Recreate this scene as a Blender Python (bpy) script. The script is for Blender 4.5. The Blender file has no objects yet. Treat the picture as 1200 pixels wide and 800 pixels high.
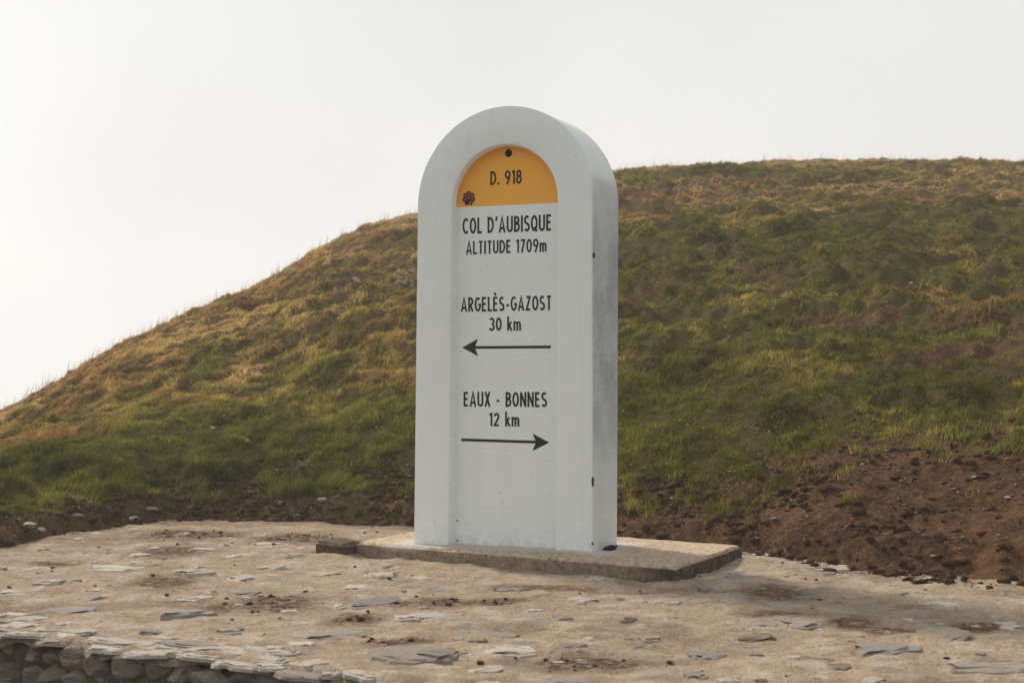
import bpy, bmesh, math, random
import numpy as np
from mathutils import Vector, Matrix, geometry
from mathutils import noise as mnoise

random.seed(7)
rng = np.random.default_rng(7)
scene = bpy.context.scene
COL = scene.collection
R = math.radians

# ------------------------------------------------------------------ camera, sky, sun, exposure
CAM_H = 0.985
F_PX = 1850.0
cam_d = bpy.data.cameras.new('camera')
cam = bpy.data.objects.new('camera', cam_d)
COL.objects.link(cam)
cam.location = (0, 0, CAM_H)
cam.rotation_euler = (R(90) + math.atan(45 / F_PX), 0, 0)
cam_d.sensor_width = 36.0
cam_d.lens = 36.0 * F_PX / 1200.0
cam_d.clip_start = 0.1
cam_d.clip_end = 1000
cam_d.dof.use_dof = True
cam_d.dof.focus_distance = 8.3
cam_d.dof.aperture_fstop = 4.0
scene.camera = cam

SUN_EL = 38.0
SUN_DIR = Vector((-0.62, 0.785, 0)).normalized()          # horizontal direction towards the sun: behind and left
world = bpy.data.worlds.new('World')
scene.world = world
world.use_nodes = True
nt = world.node_tree
nt.nodes.clear()
w_out = nt.nodes.new('ShaderNodeOutputWorld')
w_sky = nt.nodes.new('ShaderNodeTexSky')
w_sky.sky_type = 'NISHITA'
w_sky.sun_disc = False
w_sky.sun_elevation = R(SUN_EL)
w_sky.sun_rotation = math.atan2(SUN_DIR.x, SUN_DIR.y)
w_sky.altitude = 1700
w_sky.air_density = 1.2
w_sky.dust_density = 4.0
w_bg = nt.nodes.new('ShaderNodeBackground')
w_bg.inputs['Strength'].default_value = 0.10
w_fog = nt.nodes.new('ShaderNodeBackground')
w_fog.inputs['Color'].default_value = (0.85, 0.845, 0.83, 1)
w_cl = nt.nodes.new('ShaderNodeTexNoise')                  # faint drifts in the mist
w_cl.inputs['Scale'].default_value = 2.6
w_cl.inputs['Detail'].default_value = 3.0
w_cr = nt.nodes.new('ShaderNodeValToRGB')
w_cr.color_ramp.elements[0].position = 0.30
w_cr.color_ramp.elements[0].color = (0.77, 0.77, 0.765, 1)
w_cr.color_ramp.elements[1].position = 0.70
w_cr.color_ramp.elements[1].color = (0.90, 0.895, 0.875, 1)
nt.links.new(w_cl.outputs['Fac'], w_cr.inputs[0])
nt.links.new(w_cr.outputs[0], w_fog.inputs['Color'])
w_fog.inputs['Strength'].default_value = 1.0
# the mist is brighter towards the hidden sun and greyer away from it
w_dot = nt.nodes.new('ShaderNodeVectorMath'); w_dot.operation = 'DOT_PRODUCT'
w_dot.inputs[1].default_value = (SUN_DIR.x * math.cos(R(SUN_EL)), SUN_DIR.y * math.cos(R(SUN_EL)), math.sin(R(SUN_EL)))
w_glow = nt.nodes.new('ShaderNodeMapRange')
w_glow.inputs['From Min'].default_value = -1.0
w_glow.inputs['From Max'].default_value = 1.0
w_glow.inputs['To Min'].default_value = 0.82
w_glow.inputs['To Max'].default_value = 1.07
w_mix = nt.nodes.new('ShaderNodeMixShader')
w_tc = nt.nodes.new('ShaderNodeTexCoord')
w_sep = nt.nodes.new('ShaderNodeSeparateXYZ')
w_map = nt.nodes.new('ShaderNodeMapRange')                # fog thins towards the zenith
w_map.interpolation_type = 'SMOOTHSTEP'
w_map.inputs['From Min'].default_value = 0.10
w_map.inputs['From Max'].default_value = 0.85
w_map.inputs['To Min'].default_value = 1.0
w_map.inputs['To Max'].default_value = 0.70
nt.links.new(w_tc.outputs['Generated'], w_sep.inputs[0])
nt.links.new(w_tc.outputs['Generated'], w_dot.inputs[0])
nt.links.new(w_tc.outputs['Generated'], w_cl.inputs['Vector'])
nt.links.new(w_dot.outputs['Value'], w_glow.inputs['Value'])
nt.links.new(w_glow.outputs[0], w_fog.inputs['Strength'])
nt.links.new(w_sep.outputs['Z'], w_map.inputs['Value'])
nt.links.new(w_map.outputs[0], w_mix.inputs[0])
nt.links.new(w_sky.outputs[0], w_bg.inputs[0])
nt.links.new(w_bg.outputs[0], w_mix.inputs[1])
nt.links.new(w_fog.outputs[0], w_mix.inputs[2])
nt.links.new(w_mix.outputs[0], w_out.inputs[0])

sun_d = bpy.data.lights.new('sun', 'SUN')
sun_d.energy = 4.2
sun_d.angle = R(8)
sun_d.color = (1.0, 0.90, 0.76)
sun = bpy.data.objects.new('sun', sun_d)
COL.objects.link(sun)
sd = Vector((SUN_DIR.x * math.cos(R(SUN_EL)), SUN_DIR.y * math.cos(R(SUN_EL)), math.sin(R(SUN_EL))))
sun.rotation_euler = (-sd).to_track_quat('-Z', 'Y').to_euler()
sun.location = sd * 30

vs = scene.view_settings
vs.view_transform = 'Standard'
vs.look = 'None'
vs.exposure = 0.0
vs.gamma = 1.0
vs.use_curve_mapping = False
scene.cycles.max_bounces = 6
scene.cycles.volume_bounces = 1

# ------------------------------------------------------------------ helpers
def mesh_obj(name, verts, faces, mat, parent=None, smooth=False):
    me = bpy.data.meshes.new(name)
    me.from_pydata([tuple(v) for v in verts], [], faces)
    me.validate()
    me.update()
    return link_mesh(name, me, mat, parent, smooth)

def link_mesh(name, me, mat, parent=None, smooth=False):
    if smooth:
        me.polygons.foreach_set('use_smooth', np.ones(len(me.polygons), dtype=bool))
    o = bpy.data.objects.new(name, me)
    if mat and not me.materials:
        me.materials.append(mat)
    COL.objects.link(o)
    if parent:
        o.parent = parent
    return o

def np_mesh(name, co, faces, n):
    """fast mesh from numpy arrays, all faces with n corners"""
    me = bpy.data.meshes.new(name)
    me.vertices.add(len(co))
    me.vertices.foreach_set('co', np.ascontiguousarray(co, dtype=np.float32).ravel())
    me.loops.add(faces.size)
    me.loops.foreach_set('vertex_index', np.ascontiguousarray(faces, dtype=np.int32).ravel())
    me.polygons.add(len(faces))
    me.polygons.foreach_set('loop_start', np.arange(0, faces.size, n, dtype=np.int32))
    me.update(calc_edges=True)
    return me

def tag(o, label=None, cat=None, group=None, kind=None):
    if label: o['label'] = label
    if cat: o['category'] = cat
    if group: o['group'] = group
    if kind: o['kind'] = kind
    return o

def hash2(ix, iy, s):
    h = (ix.astype(np.int64) * 374761393 + iy.astype(np.int64) * 668265263 + s * 1442695041) & 0xffffffff
    h = ((h ^ (h >> 13)) * 1274126177) & 0xffffffff
    h = (h ^ (h >> 16)) & 0xffffffff
    return h.astype(np.float64) / 4294967295.0

def vnoise(x, y, s=0):
    x = np.asarray(x, float); y = np.asarray(y, float)
    ix = np.floor(x); iy = np.floor(y)
    fx = x - ix; fy = y - iy
    fx = fx * fx * fx * (fx * (fx * 6 - 15) + 10); fy = fy * fy * fy * (fy * (fy * 6 - 15) + 10)
    a = hash2(ix, iy, s); b = hash2(ix + 1, iy, s); c = hash2(ix, iy + 1, s); d = hash2(ix + 1, iy + 1, s)
    return (a + (b - a) * fx) * (1 - fy) + (c + (d - c) * fx) * fy

def fbm(x, y, s=0, o=3, g=0.5):
    t = 0; a = 1.0; n = 0
    cs, sn = 0.8, 0.6
    for k in range(o):
        t = t + a * (vnoise(x, y, s + k * 17) - 0.5); n += a
        x, y = (cs * x - sn * y) * 2.03 + 11.3, (sn * x + cs * y) * 2.03 + 4.7
        a *= g
    return 2 * t / n

def sstep(a, b, x):
    t = np.clip((x - a) / (b - a), 0, 1)
    return t * t * (3 - 2 * t)

# ------------------------------------------------------------------ materials
def new_mat(name, rough=0.9, spec=0.2):
    m = bpy.data.materials.new(name)
    m.use_nodes = True
    b = m.node_tree.nodes['Principled BSDF']
    b.inputs['Roughness'].default_value = rough
    b.inputs['Specular IOR Level'].default_value = spec
    return m, m.node_tree, b

def N(t, kind, **kw):
    n = t.nodes.new(kind)
    for k, v in kw.items():
        if hasattr(n, k) and k not in n.inputs:
            setattr(n, k, v)
        else:
            n.inputs[k].default_value = v
    return n

def noise(t, vec, scale, detail=4, rough=0.6, dist=0.0):
    n = N(t, 'ShaderNodeTexNoise', Scale=scale, Detail=detail, Roughness=rough, Distortion=dist)
    if vec is not None:
        t.links.new(vec, n.inputs['Vector'])
    return n.outputs['Fac']

def ramp(t, fac, *stops):
    r = t.nodes.new('ShaderNodeValToRGB')
    e = r.color_ramp.elements
    while len(e) < len(stops):
        e.new(0.5)
    for el, (p, c) in zip(e, stops):
        el.position = p
        el.color = (c, c, c, 1) if isinstance(c, (int, float)) else (*c, 1)
    t.links.new(fac, r.inputs[0])
    return r.outputs['Color']

def mixc(t, fac, a, b, mode='MIX'):
    n = t.nodes.new('ShaderNodeMix')
    n.data_type = 'RGBA'
    n.blend_type = mode
    for v, i in ((fac, 0), (a, 6), (b, 7)):
        if isinstance(v, (int, float)):
            n.inputs[i].default_value = v
        elif isinstance(v, tuple):
            n.inputs[i].default_value = (*v, 1)
        else:
            t.links.new(v, n.inputs[i])
    return n.outputs[2]

def math_n(t, op, a, b=0.0, clamp=False):
    n = t.nodes.new('ShaderNodeMath')
    n.operation = op
    n.use_clamp = clamp
    for v, i in ((a, 0), (b, 1)):
        if isinstance(v, (int, float)):
            n.inputs[i].default_value = v
        else:
            t.links.new(v, n.inputs[i])
    return n.outputs[0]

def bump(t, b, height, strength=0.5, dist=0.01, normal=None):
    n = N(t, 'ShaderNodeBump', Strength=strength, Distance=dist)
    t.links.new(height, n.inputs['Height'])
    if normal is not None:
        t.links.new(normal, n.inputs['Normal'])
    t.links.new(n.outputs[0], b.inputs['Normal'])
    return n.outputs[0]

def coords(t, which='Object'):
    return t.nodes.new('ShaderNodeTexCoord').outputs[which]

def attr(t, name, out='Fac'):
    n = t.nodes.new('ShaderNodeAttribute')
    n.attribute_name = name
    return n.outputs[out]

def world_pos(t):
    return t.nodes.new('ShaderNodeNewGeometry').outputs['Position']

def m_paint():
    m, t, b = new_mat('white_masonry_paint', 0.62, 0.25)
    c = coords(t)
    base = mixc(t, noise(t, c, 3.0, 5), (0.755, 0.81, 0.79), (0.82, 0.865, 0.84))
    base = mixc(t, ramp(t, noise(t, c, 14, 6, 0.75), (0.60, 0.0), (0.74, 0.5)), base, (0.44, 0.43, 0.38))
    # rain-washed streaks of dirt, long in z
    mp = N(t, 'ShaderNodeMapping', Scale=(9, 9, 0.7))
    t.links.new(c, mp.inputs['Vector'])
    base = mixc(t, ramp(t, noise(t, mp.outputs[0], 2.0, 5, 0.7), (0.55, 0.0), (0.75, 0.13)), base, (0.40, 0.39, 0.35))
    # speckled grime on the right-hand flank, spread over all of it as painted shade
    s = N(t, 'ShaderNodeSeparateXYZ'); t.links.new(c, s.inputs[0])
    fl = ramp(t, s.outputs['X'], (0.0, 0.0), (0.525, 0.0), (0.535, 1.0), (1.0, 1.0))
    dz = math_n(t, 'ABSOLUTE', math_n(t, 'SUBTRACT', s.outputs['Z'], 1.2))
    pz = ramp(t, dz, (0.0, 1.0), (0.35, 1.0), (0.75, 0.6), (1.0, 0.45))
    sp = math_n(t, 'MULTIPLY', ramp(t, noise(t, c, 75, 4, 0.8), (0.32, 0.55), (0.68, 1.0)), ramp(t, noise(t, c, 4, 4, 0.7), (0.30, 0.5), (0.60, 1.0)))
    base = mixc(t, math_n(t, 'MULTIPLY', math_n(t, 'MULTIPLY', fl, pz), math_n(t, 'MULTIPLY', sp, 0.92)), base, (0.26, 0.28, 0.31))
    foot = math_n(t, 'MULTIPLY', ramp(t, s.outputs['Z'], (0.0, 0.5), (0.04, 0.2), (0.12, 0.0)), ramp(t, noise(t, c, 16, 5, 0.75), (0.42, 0.0), (0.62, 0.8)))
    base = mixc(t, foot, base, (0.40, 0.33, 0.25))   # splashed dirt at the foot
    t.links.new(base, b.inputs['Base Color'])
    h = math_n(t, 'ADD', noise(t, c, 7, 3), math_n(t, 'MULTIPLY', noise(t, c, 90, 3), 0.25))
    bump(t, b, h, 0.55, 0.008)
    return m

def m_flat(name, col, rough=0.6, var=0.12, scale=20):
    m, t, b = new_mat(name, rough, 0.25)
    c = coords(t)
    d = tuple(x * (1 - var * 2) for x in col)
    t.links.new(mixc(t, noise(t, c, scale, 5), d, col), b.inputs['Base Color'])
    bump(t, b, noise(t, c, 80, 3), 0.2, 0.002)
    return m

def m_mortar():
    m, t, b = new_mat('sandy_mortar', 0.95, 0.1)
    c = world_pos(t)
    base = mixc(t, noise(t, c, 1.6, 6, 0.65), (0.40, 0.297, 0.200), (0.60, 0.470, 0.340))
    base = mixc(t, ramp(t, noise(t, c, 9, 6, 0.75), (0.42, 0.0), (0.64, 0.6)), base, (0.31, 0.225, 0.15))
    base = mixc(t, ramp(t, noise(t, c, 5, 6, 0.75, 0.4), (0.50, 0.0), (0.66, 0.8)), base, (0.64, 0.53, 0.425))
    wv = t.nodes.new('ShaderNodeVectorMath'); wv.operation = 'MULTIPLY_ADD'
    nz = N(t, 'ShaderNodeTexNoise', Scale=9.0, Detail=4.0)
    t.links.new(c, nz.inputs['Vector'])
    t.links.new(nz.outputs['Color'], wv.inputs[0]); wv.inputs[1].default_value = (0.11, 0.11, 0.0); t.links.new(c, wv.inputs[2])
    vo = N(t, 'ShaderNodeTexVoronoi', Scale=5.5); vo.voronoi_dimensions = '2D'
    t.links.new(wv.outputs[0], vo.inputs['Vector'])
    vs2 = N(t, 'ShaderNodeSeparateColor'); t.links.new(vo.outputs['Color'], vs2.inputs[0])
    near_c = ramp(t, vo.outputs['Distance'], (0.26, 1.0), (0.42, 0.0))
    base = mixc(t, math_n(t, 'MULTIPLY', near_c, ramp(t, vs2.outputs[0], (0.55, 0.0), (0.60, 0.65))), base, (0.60, 0.52, 0.42))
    base = mixc(t, math_n(t, 'MULTIPLY', near_c, ramp(t, vs2.outputs[1], (0.70, 0.0), (0.75, 0.6))), base, (0.29, 0.25, 0.21))
    base = mixc(t, ramp(t, noise(t, c, 85, 4, 0.7), (0.56, 0.0), (0.66, 0.65)), base, (0.20, 0.14, 0.10))
    base = mixc(t, ramp(t, noise(t, c, 30, 5, 0.7), (0.58, 0.0), (0.68, 0.75)), base, (0.14, 0.085, 0.055))
    st = math_n(t, 'MULTIPLY', attr(t, 'stain'), ramp(t, noise(t, c, 22, 6, 0.75), (0.30, 0.0), (0.54, 1.0)))
    base = mixc(t, st, base, (0.115, 0.060, 0.034))
    t.links.new(base, b.inputs['Base Color'])
    h = math_n(t, 'ADD', noise(t, c, 30, 5, 0.7), math_n(t, 'MULTIPLY', noise(t, c, 140, 3), 0.35))
    bump(t, b, h, 1.0, 0.040)
    return m

def m_stone(name, a, bcol, dust=0.5):
    m, t, b = new_mat(name, 0.85, 0.2)
    c = coords(t)
    w = world_pos(t)
    mp = N(t, 'ShaderNodeMapping', Scale=(1, 3.5, 3), Rotation=(0, 0, 0.5))
    t.links.new(w, mp.inputs['Vector'])
    base = mixc(t, ramp(t, noise(t, mp.outputs[0], 11, 6, 0.7, 0.6), (0.3, 0.0), (0.7, 1.0)), a, bcol)
    oi = t.nodes.new('ShaderNodeObjectInfo')
    base = mixc(t, 0.3, base, mixc(t, oi.outputs['Random'], (0.18, 0.16, 0.14), (0.60, 0.55, 0.48)))
    base = mixc(t, math_n(t, 'MULTIPLY', ramp(t, noise(t, w, 17, 6, 0.75), (0.44, 0.0), (0.56, 1.0)), dust), base, (0.46, 0.345, 0.235))
    base = mixc(t, ramp(t, noise(t, w, 60, 4, 0.7), (0.58, 0.0), (0.70, 0.5)), base, (0.08, 0.065, 0.05))
    t.links.new(base, b.inputs['Base Color'])
    h = math_n(t, 'ADD', noise(t, mp.outputs[0], 26, 5, 0.7), math_n(t, 'MULTIPLY', noise(t, w, 110, 3), 0.3))
    bump(t, b, h, 1.0, 0.022)
    return m

def m_concrete(name, a, bcol, patch=False):
    m, t, b = new_mat(name, 0.92, 0.12)
    c = world_pos(t)
    base = mixc(t, noise(t, c, 3.2, 6, 0.7), a, bcol)
    base = mixc(t, ramp(t, noise(t, c, 42, 5, 0.75), (0.48, 0.0), (0.62, 0.85)), base, tuple(x * 0.38 for x in a))
    base = mixc(t, ramp(t, noise(t, c, 11, 6, 0.8), (0.50, 0.0), (0.70, 0.6)), base, tuple(x * 0.5 for x in a))
    if patch:
        base = mixc(t, math_n(t, 'MULTIPLY', attr(t, 'grime_shade'), ramp(t, noise(t, c, 16, 6, 0.8), (0.30, 0.55), (0.58, 1.0))), base, (0.050, 0.036, 0.026))  # dirt and painted shade on the slab's front and right faces
    if patch:   # grey-white cement smear at the foot of the milestone
        base = mixc(t, math_n(t, 'MULTIPLY', attr(t, 'smear'), 0.75), base, (0.50, 0.47, 0.44))
    t.links.new(base, b.inputs['Base Color'])
    h = math_n(t, 'ADD', noise(t, c, 24, 5, 0.7), math_n(t, 'MULTIPLY', noise(t, c, 120, 3), 0.5))
    bump(t, b, h, 0.8, 0.012)
    return m

def m_hill():
    m, t, b = new_mat('hillside_soil_and_thatch', 1.0, 0.05)
    c = world_pos(t)
    soil = mixc(t, ramp(t, noise(t, c, 2.4, 6, 0.75), (0.36, 0.0), (0.62, 1.0)), (0.030, 0.016, 0.009), (0.128, 0.066, 0.034))
    soil = mixc(t, ramp(t, noise(t, c, 18, 6, 0.75), (0.50, 0.0), (0.66, 0.8)), soil, (0.20, 0.112, 0.062))
    soil = mixc(t, ramp(t, noise(t, c, 70, 3, 0.7), (0.54, 0.0), (0.64, 0.7)), soil, (0.024, 0.014, 0.010))
    th = mixc(t, noise(t, c, 1.3, 5, 0.7), (0.038, 0.034, 0.010), (0.150, 0.110, 0.040))
    t.links.new(mixc(t, attr(t, 'grass'), soil, th), b.inputs['Base Color'])
    h = math_n(t, 'ADD', noise(t, c, 14, 6, 0.75), math_n(t, 'MULTIPLY', noise(t, c, 60, 4), 0.4))
    bump(t, b, h, 1.0, 0.03)
    return m

def m_grass():
    m = bpy.data.materials.new('mountain_grass')
    m.use_nodes = True
    t = m.node_tree
    t.nodes.clear()
    out = t.nodes.new('ShaderNodeOutputMaterial')
    col = attr(t, 'tint', 'Color')
    d = N(t, 'ShaderNodeBsdfDiffuse')
    tr = N(t, 'ShaderNodeBsdfTranslucent')
    mx = N(t, 'ShaderNodeMixShader'); mx.inputs[0].default_value = 0.42
    t.links.new(col, d.inputs[0]); t.links.new(col, tr.inputs[0])
    t.links.new(d.outputs[0], mx.inputs[1]); t.links.new(tr.outputs[0], mx.inputs[2])
    t.links.new(mx.outputs[0], out.inputs[0])
    return m

def m_soil(name, a, bcol, sc=15):
    m, t, b = new_mat(name, 1.0, 0.05)
    c = world_pos(t)
    t.links.new(mixc(t, ramp(t, noise(t, c, sc, 6, 0.8), (0.30, 0.0), (0.66, 1.0)), a, bcol), b.inputs['Base Color'])
    bump(t, b, noise(t, c, 60, 5, 0.7), 1.0, 0.02)
    return m

MAT = dict(
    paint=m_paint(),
    yellow=m_flat('yellow_paint', (0.93, 0.455, 0.055), 0.55, 0.05, 9),
    black=m_flat('black_paint', (0.018, 0.018, 0.018), 0.6, 0.1, 60),
    void=m_flat('black_void', (0.010, 0.009, 0.008), 0.9, 0.1),
    chip=m_flat('bare_chipped_edge', (0.055, 0.05, 0.045), 0.9, 0.2, 40),
    red=m_flat('red_sticker', (0.13, 0.024, 0.012), 0.5, 0.2, 90),
    maroon=m_flat('dark_maroon_sticker', (0.055, 0.012, 0.012), 0.5, 0.2, 90),
    pink=m_flat('pink_sticker_ink', (0.48, 0.13, 0.10), 0.5, 0.2, 90),
    pale=m_flat('pale_sticker_residue', (0.72, 0.52, 0.36), 0.7, 0.1, 90),
    mortar=m_mortar(),
    p=m_stone('pale_slate', (0.56, 0.50, 0.42), (0.80, 0.735, 0.64), 0.32),
    g=m_stone('grey_schist', (0.21, 0.185, 0.165), (0.40, 0.36, 0.315), 0.42),
    b=m_stone('blue_grey_slate', (0.14, 0.142, 0.15), (0.33, 0.325, 0.325), 0.35),
    n=m_stone('brown_slate', (0.13, 0.095, 0.065), (0.24, 0.185, 0.135), 0.35),
    w=m_stone('white_quartz', (0.55, 0.50, 0.43), (0.74, 0.69, 0.61), 0.3),
    wall=m_stone('weathered_wall_stone', (0.16, 0.125, 0.095), (0.42, 0.35, 0.27), 0.6),
    core=m_soil('dark_wall_core', (0.05, 0.036, 0.025), (0.24, 0.18, 0.125)),
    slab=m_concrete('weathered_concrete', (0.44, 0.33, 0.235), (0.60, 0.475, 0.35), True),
    rock=m_concrete('dark_mossy_concrete', (0.085, 0.058, 0.040), (0.15, 0.105, 0.072)),
    hill=m_hill(),
    grass=m_grass(),
    clod=m_soil('crumbled_earth', (0.024, 0.013, 0.008), (0.125, 0.066, 0.036)),
    grit=m_soil('pale_grit', (0.13, 0.085, 0.055), (0.42, 0.33, 0.24), 9),
    flower=m_flat('yellow_petals', (0.75, 0.52, 0.03), 0.7, 0.1),
    asphalt=m_soil('grey_asphalt', (0.04, 0.04, 0.04), (0.06, 0.058, 0.055), 30),
)

# ------------------------------------------------------------------ the hillside (heights in metres)
def curve(xs, ys, sig=0.012):
    g = np.linspace(-1.6, 1.6, 3201)
    v = np.interp(g, xs, ys)
    n = int(4 * sig / 0.001)
    k = np.exp(-0.5 * (np.arange(-n, n + 1) * 0.001 / sig) ** 2); k /= k.sum()
    v = np.convolve(np.pad(v, n, mode='edge'), k, 'valid')
    return lambda t: np.interp(t, g, v)

# toe of the slope, distance of the crest, and how steeply the crest stands above eye level, by bearing (x / y)
toe = curve([-1.5, -0.6, -0.324, -0.27, -0.227, -0.162, -0.065, 0.03, 0.145, 0.189, 0.216, 0.249, 0.281, 0.324, 0.6, 1.5],
            [4.5, 7.2, 9.37, 10.33, 11.0, 11.2, 10.8, 10.05, 9.05, 8.62, 8.36, 8.14, 7.86, 7.58, 6.0, 4.0])
crest = curve([-1.5, -0.6, -0.324, -0.2, -0.1, 0.0, 0.1, 0.324, 0.7, 1.5], [9.5, 12, 17.5, 21, 25, 29, 32, 34, 30, 22], 0.03)
sky_px = [(0, 481), (30, 464), (60, 448), (120, 410), (160, 388), (200, 369), (250, 349), (300, 329), (330, 313), (350, 299), (400, 272), (440, 258),
          (490, 246), (600, 222), (725, 196), (760, 192), (830, 189), (900, 185), (960, 184), (1030, 183), (1200, 186)]
_e = [(445 - y) / F_PX - 0.0035 for _, y in sky_px]
_t = [(x - 600) / F_PX for x, _ in sky_px]
elev = curve([-1.5, -0.6] + _t + [0.5, 0.9, 1.5], [-0.16, -0.11] + _e + [0.16, 0.26, 0.36], 0.008)  # slope out of view on the right is raised to shade the milestone's flank

def hill_base(t, y):
    T = toe(t); C = crest(t); E_ = elev(t)
    L = y - T; Lc = C - T
    k = 2 * (E_ * T + CAM_H - 0.07) / Lc ** 2
    s0 = E_ + k * Lc
    Lm = (s0 + 0.38) / k                                   # beyond the crest the slope runs off at a constant fall
    Lq = np.clip(L, 0, Lm)
    z = 0.07 * sstep(0, 0.22, L) + s0 * Lq - 0.5 * k * Lq ** 2 - 0.38 * np.clip(L - Lm, 0, None)
    z = np.where(L < 0, -0.06, z)
    return np.maximum(z, -9.0), L, Lc

UX, UY = 0.61, 0.79
def hill_z(x, y):
    t = x / y
    z, L, Lc = hill_base(t, y)
    u = UX * x + UY * y; v = -UY * x + UX * y
    wx = fbm(x * 0.5, y * 0.5, 91, 2) * 0.8
    far = sstep(1.5, 6, L)
    n1 = fbm(u * 1.15 + wx, v * 0.55 + wx, 5, 3)             # long, contour-following treads
    n2 = fbm(x * 2.6, y * 2.6, 31, 3)
    n3 = fbm(x * 8, y * 8, 57, 2)
    n0 = fbm(x * 0.23, y * 0.23, 77, 2)
    soil = sstep(-0.1, 0.15, L)
    z = z + soil * (0.035 * n2 + 0.025 * n3) + far * (1 - 0.55 * sstep(9, 1, np.abs(Lc - L))) * (0.12 * n1 + 0.075 * n2 + 0.04 * n3 + 0.10 * n0 + 0.09 * np.clip(fbm(x * 1.3, y * 1.3, 421, 3) - 0.28, 0, 0.4))
    z = z + (1 - far) * soil * 0.06 * n1
    return z

# where turf gives way to bare earth
edge_px = [(0, 614), (60, 608), (110, 602), (160, 590), (210, 583), (260, 586), (320, 578), (380, 568), (430, 574), (480, 576), (560, 578), (650, 576),
           (725, 574), (780, 580), (830, 582), (880, 578), (915, 566), (940, 548), (965, 524), (990, 508), (1030, 502), (1100, 497), (1150, 500), (1200, 502)]
_bt, _by = [], []
for px, py in edge_px:
    tt = (px - 600) / F_PX
    ys = np.linspace(7, 30, 2400)
    zz, _, _ = hill_base(np.full_like(ys, tt), ys)
    e = (zz - CAM_H) / ys
    i = np.argmax(e > (445 - py) / F_PX)
    _bt.append(tt); _by.append(ys[i])
turf = curve([-1.5] + _bt + [0.45, 1.5], [_by[0]] + _by + [_by[-1], _by[-1] * 0.7], 0.006)

def hit(px, py):
    """point of the slope seen under a bearing and an elevation"""
    tt = (px - 600) / F_PX
    ys = np.linspace(7, 40, 6600)
    zz = hill_z(ys * tt, ys)
    i = np.argmax((zz - CAM_H) / ys > (445 - py) / F_PX)
    return tt * ys[i], ys[i], zz[i]

scars = [(hit(448, 330), 0.75, 0.5), (hit(1150, 385), 0.6, 0.45), (hit(1110, 415), 0.45, 0.3), (hit(990, 378), 0.55, 0.2), (hit(1185, 420), 0.4, 0.3),
         (hit(755, 225), 1.0, 0.5)]
def grass_mask(x, y):
    t = x / y
    d = y - turf(t) + 0.75 * fbm(x * 1.7, y * 1.7, 12, 3) + 0.55 * fbm(x * 6, y * 6, 14, 3)
    m = sstep(-0.75, 0.55, d) ** 1.4
    for (sx, sy, _), rx, ry in scars:
        q = ((x - sx) / rx) ** 2 + ((y - sy) / (ry * 1.6)) ** 2 + 1.6 * fbm(x * 3.2, y * 3.2, 15, 4, 0.65)
        m = m * (0.12 + 0.88 * sstep(0.2, 1.1, q))
    thin = fbm(x * 0.9, y * 0.9, 44, 4)
    return m * (1 - 0.45 * sstep(0.34, 0.55, thin))

# terrain sheet: fine where the photograph looks, coarse beyond
tc = np.concatenate([np.linspace(-1.5, -0.40, 50)[:-1], np.linspace(-0.40, 0.40, 560), np.linspace(0.40, 1.5, 50)[1:]])
lc = np.concatenate([np.linspace(-0.6, 0.0, 12)[:-1], 36 * np.linspace(0, 1, 520) ** 1.55, np.linspace(37, 72, 24)])
Tg, Lg = np.meshgrid(tc, lc)
Yg = toe(Tg) + Lg
Xg = Tg * Yg
Zg = hill_z(Xg, Yg)
co = np.stack([Xg, Yg, Zg], -1).reshape(-1, 3)
nr, ncn = Tg.shape
idx = np.arange(nr * ncn).reshape(nr, ncn)
fc = np.stack([idx[:-1, :-1], idx[:-1, 1:], idx[1:, 1:], idx[1:, :-1]], -1).reshape(-1, 4)
me = np_mesh('hillside', co, fc, 4)
a = me.attributes.new('grass', 'FLOAT', 'POINT')
a.data.foreach_set('value', grass_mask(co[:, 0], co[:, 1]).astype(np.float32))
hill = link_mesh('hillside', me, MAT['hill'], None, True)
tag(hill, 'grassy mountain slope with bare earth along its foot', 'hillside', kind='structure')

# ------------------------------------------------------------------ road below the terrace
mesh_obj('road', [(-70, -45, -0.62), (70, -45, -0.62), (70, 3, -0.62), (-70, 12, -0.62)], [(0, 1, 2, 3)], MAT['asphalt'])
tag(bpy.data.objects['road'], 'asphalt road below the low stone wall', 'road', kind='structure')

# ------------------------------------------------------------------ terrace of mortar with stones set in it
A0 = np.array([-1.92, 6.19]); EDGE = np.array([0.842, -0.539]); INW = np.array([0.539, 0.842])
def terrace_z(x, y):
    return 0.018 * fbm(x * 1.7, y * 1.7, 201, 3) + 0.015 * fbm(x * 5, y * 6.5, 205, 3) + 0.009 * fbm(x * 16, y * 20, 209, 3)
stain_pts = [(-1.05, 6.96, .16, .26), (0.27, 5.55, .20, .16), (-0.36, 7.02, .16, .12), (-0.09, 7.01, .14, .10), (-0.65, 6.49, .10, .14), (-0.43, 5.98, .13, .07),
             (1.22, 7.3, .16, .2), (1.15, 6.72, .16, .08), (1.53, 6.31, .12, .12), (1.4, 6.5, .1, .12), (-1.7, 7.72, .14, .2), (0.16, 7.47, .25, .12),
             (-2.04, 10.1, .3, .3), (-1.36, 9.88, .25, .3), (-1.95, 9.14, .2, .3), (-2.43, 8.5, .12, .15), (-1.25, 6.85, .1, .15), (1.87, 6.4, .12, .1)]
def stain(x, y):
    s = np.zeros_like(x)
    for cx, cy, rx, ry in stain_pts:
        s = np.maximum(s, np.exp(-((x - cx) / rx) ** 2 - ((y - cy) / ry) ** 2))
    s = np.minimum(1.0, 1.7 * s)
    near = sstep(0.9, -0.1, toe(x / y) - y)
    s = np.maximum(s, 0.75 * near * sstep(-0.1, 0.4, fbm(x * 2.2, y * 2.2, 222, 3) + 0.1))
    s = np.maximum(s, 0.45 * sstep(0.25, 0.6, fbm(x * 1.6, y * 1.6, 223, 3)))
    return s
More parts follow.
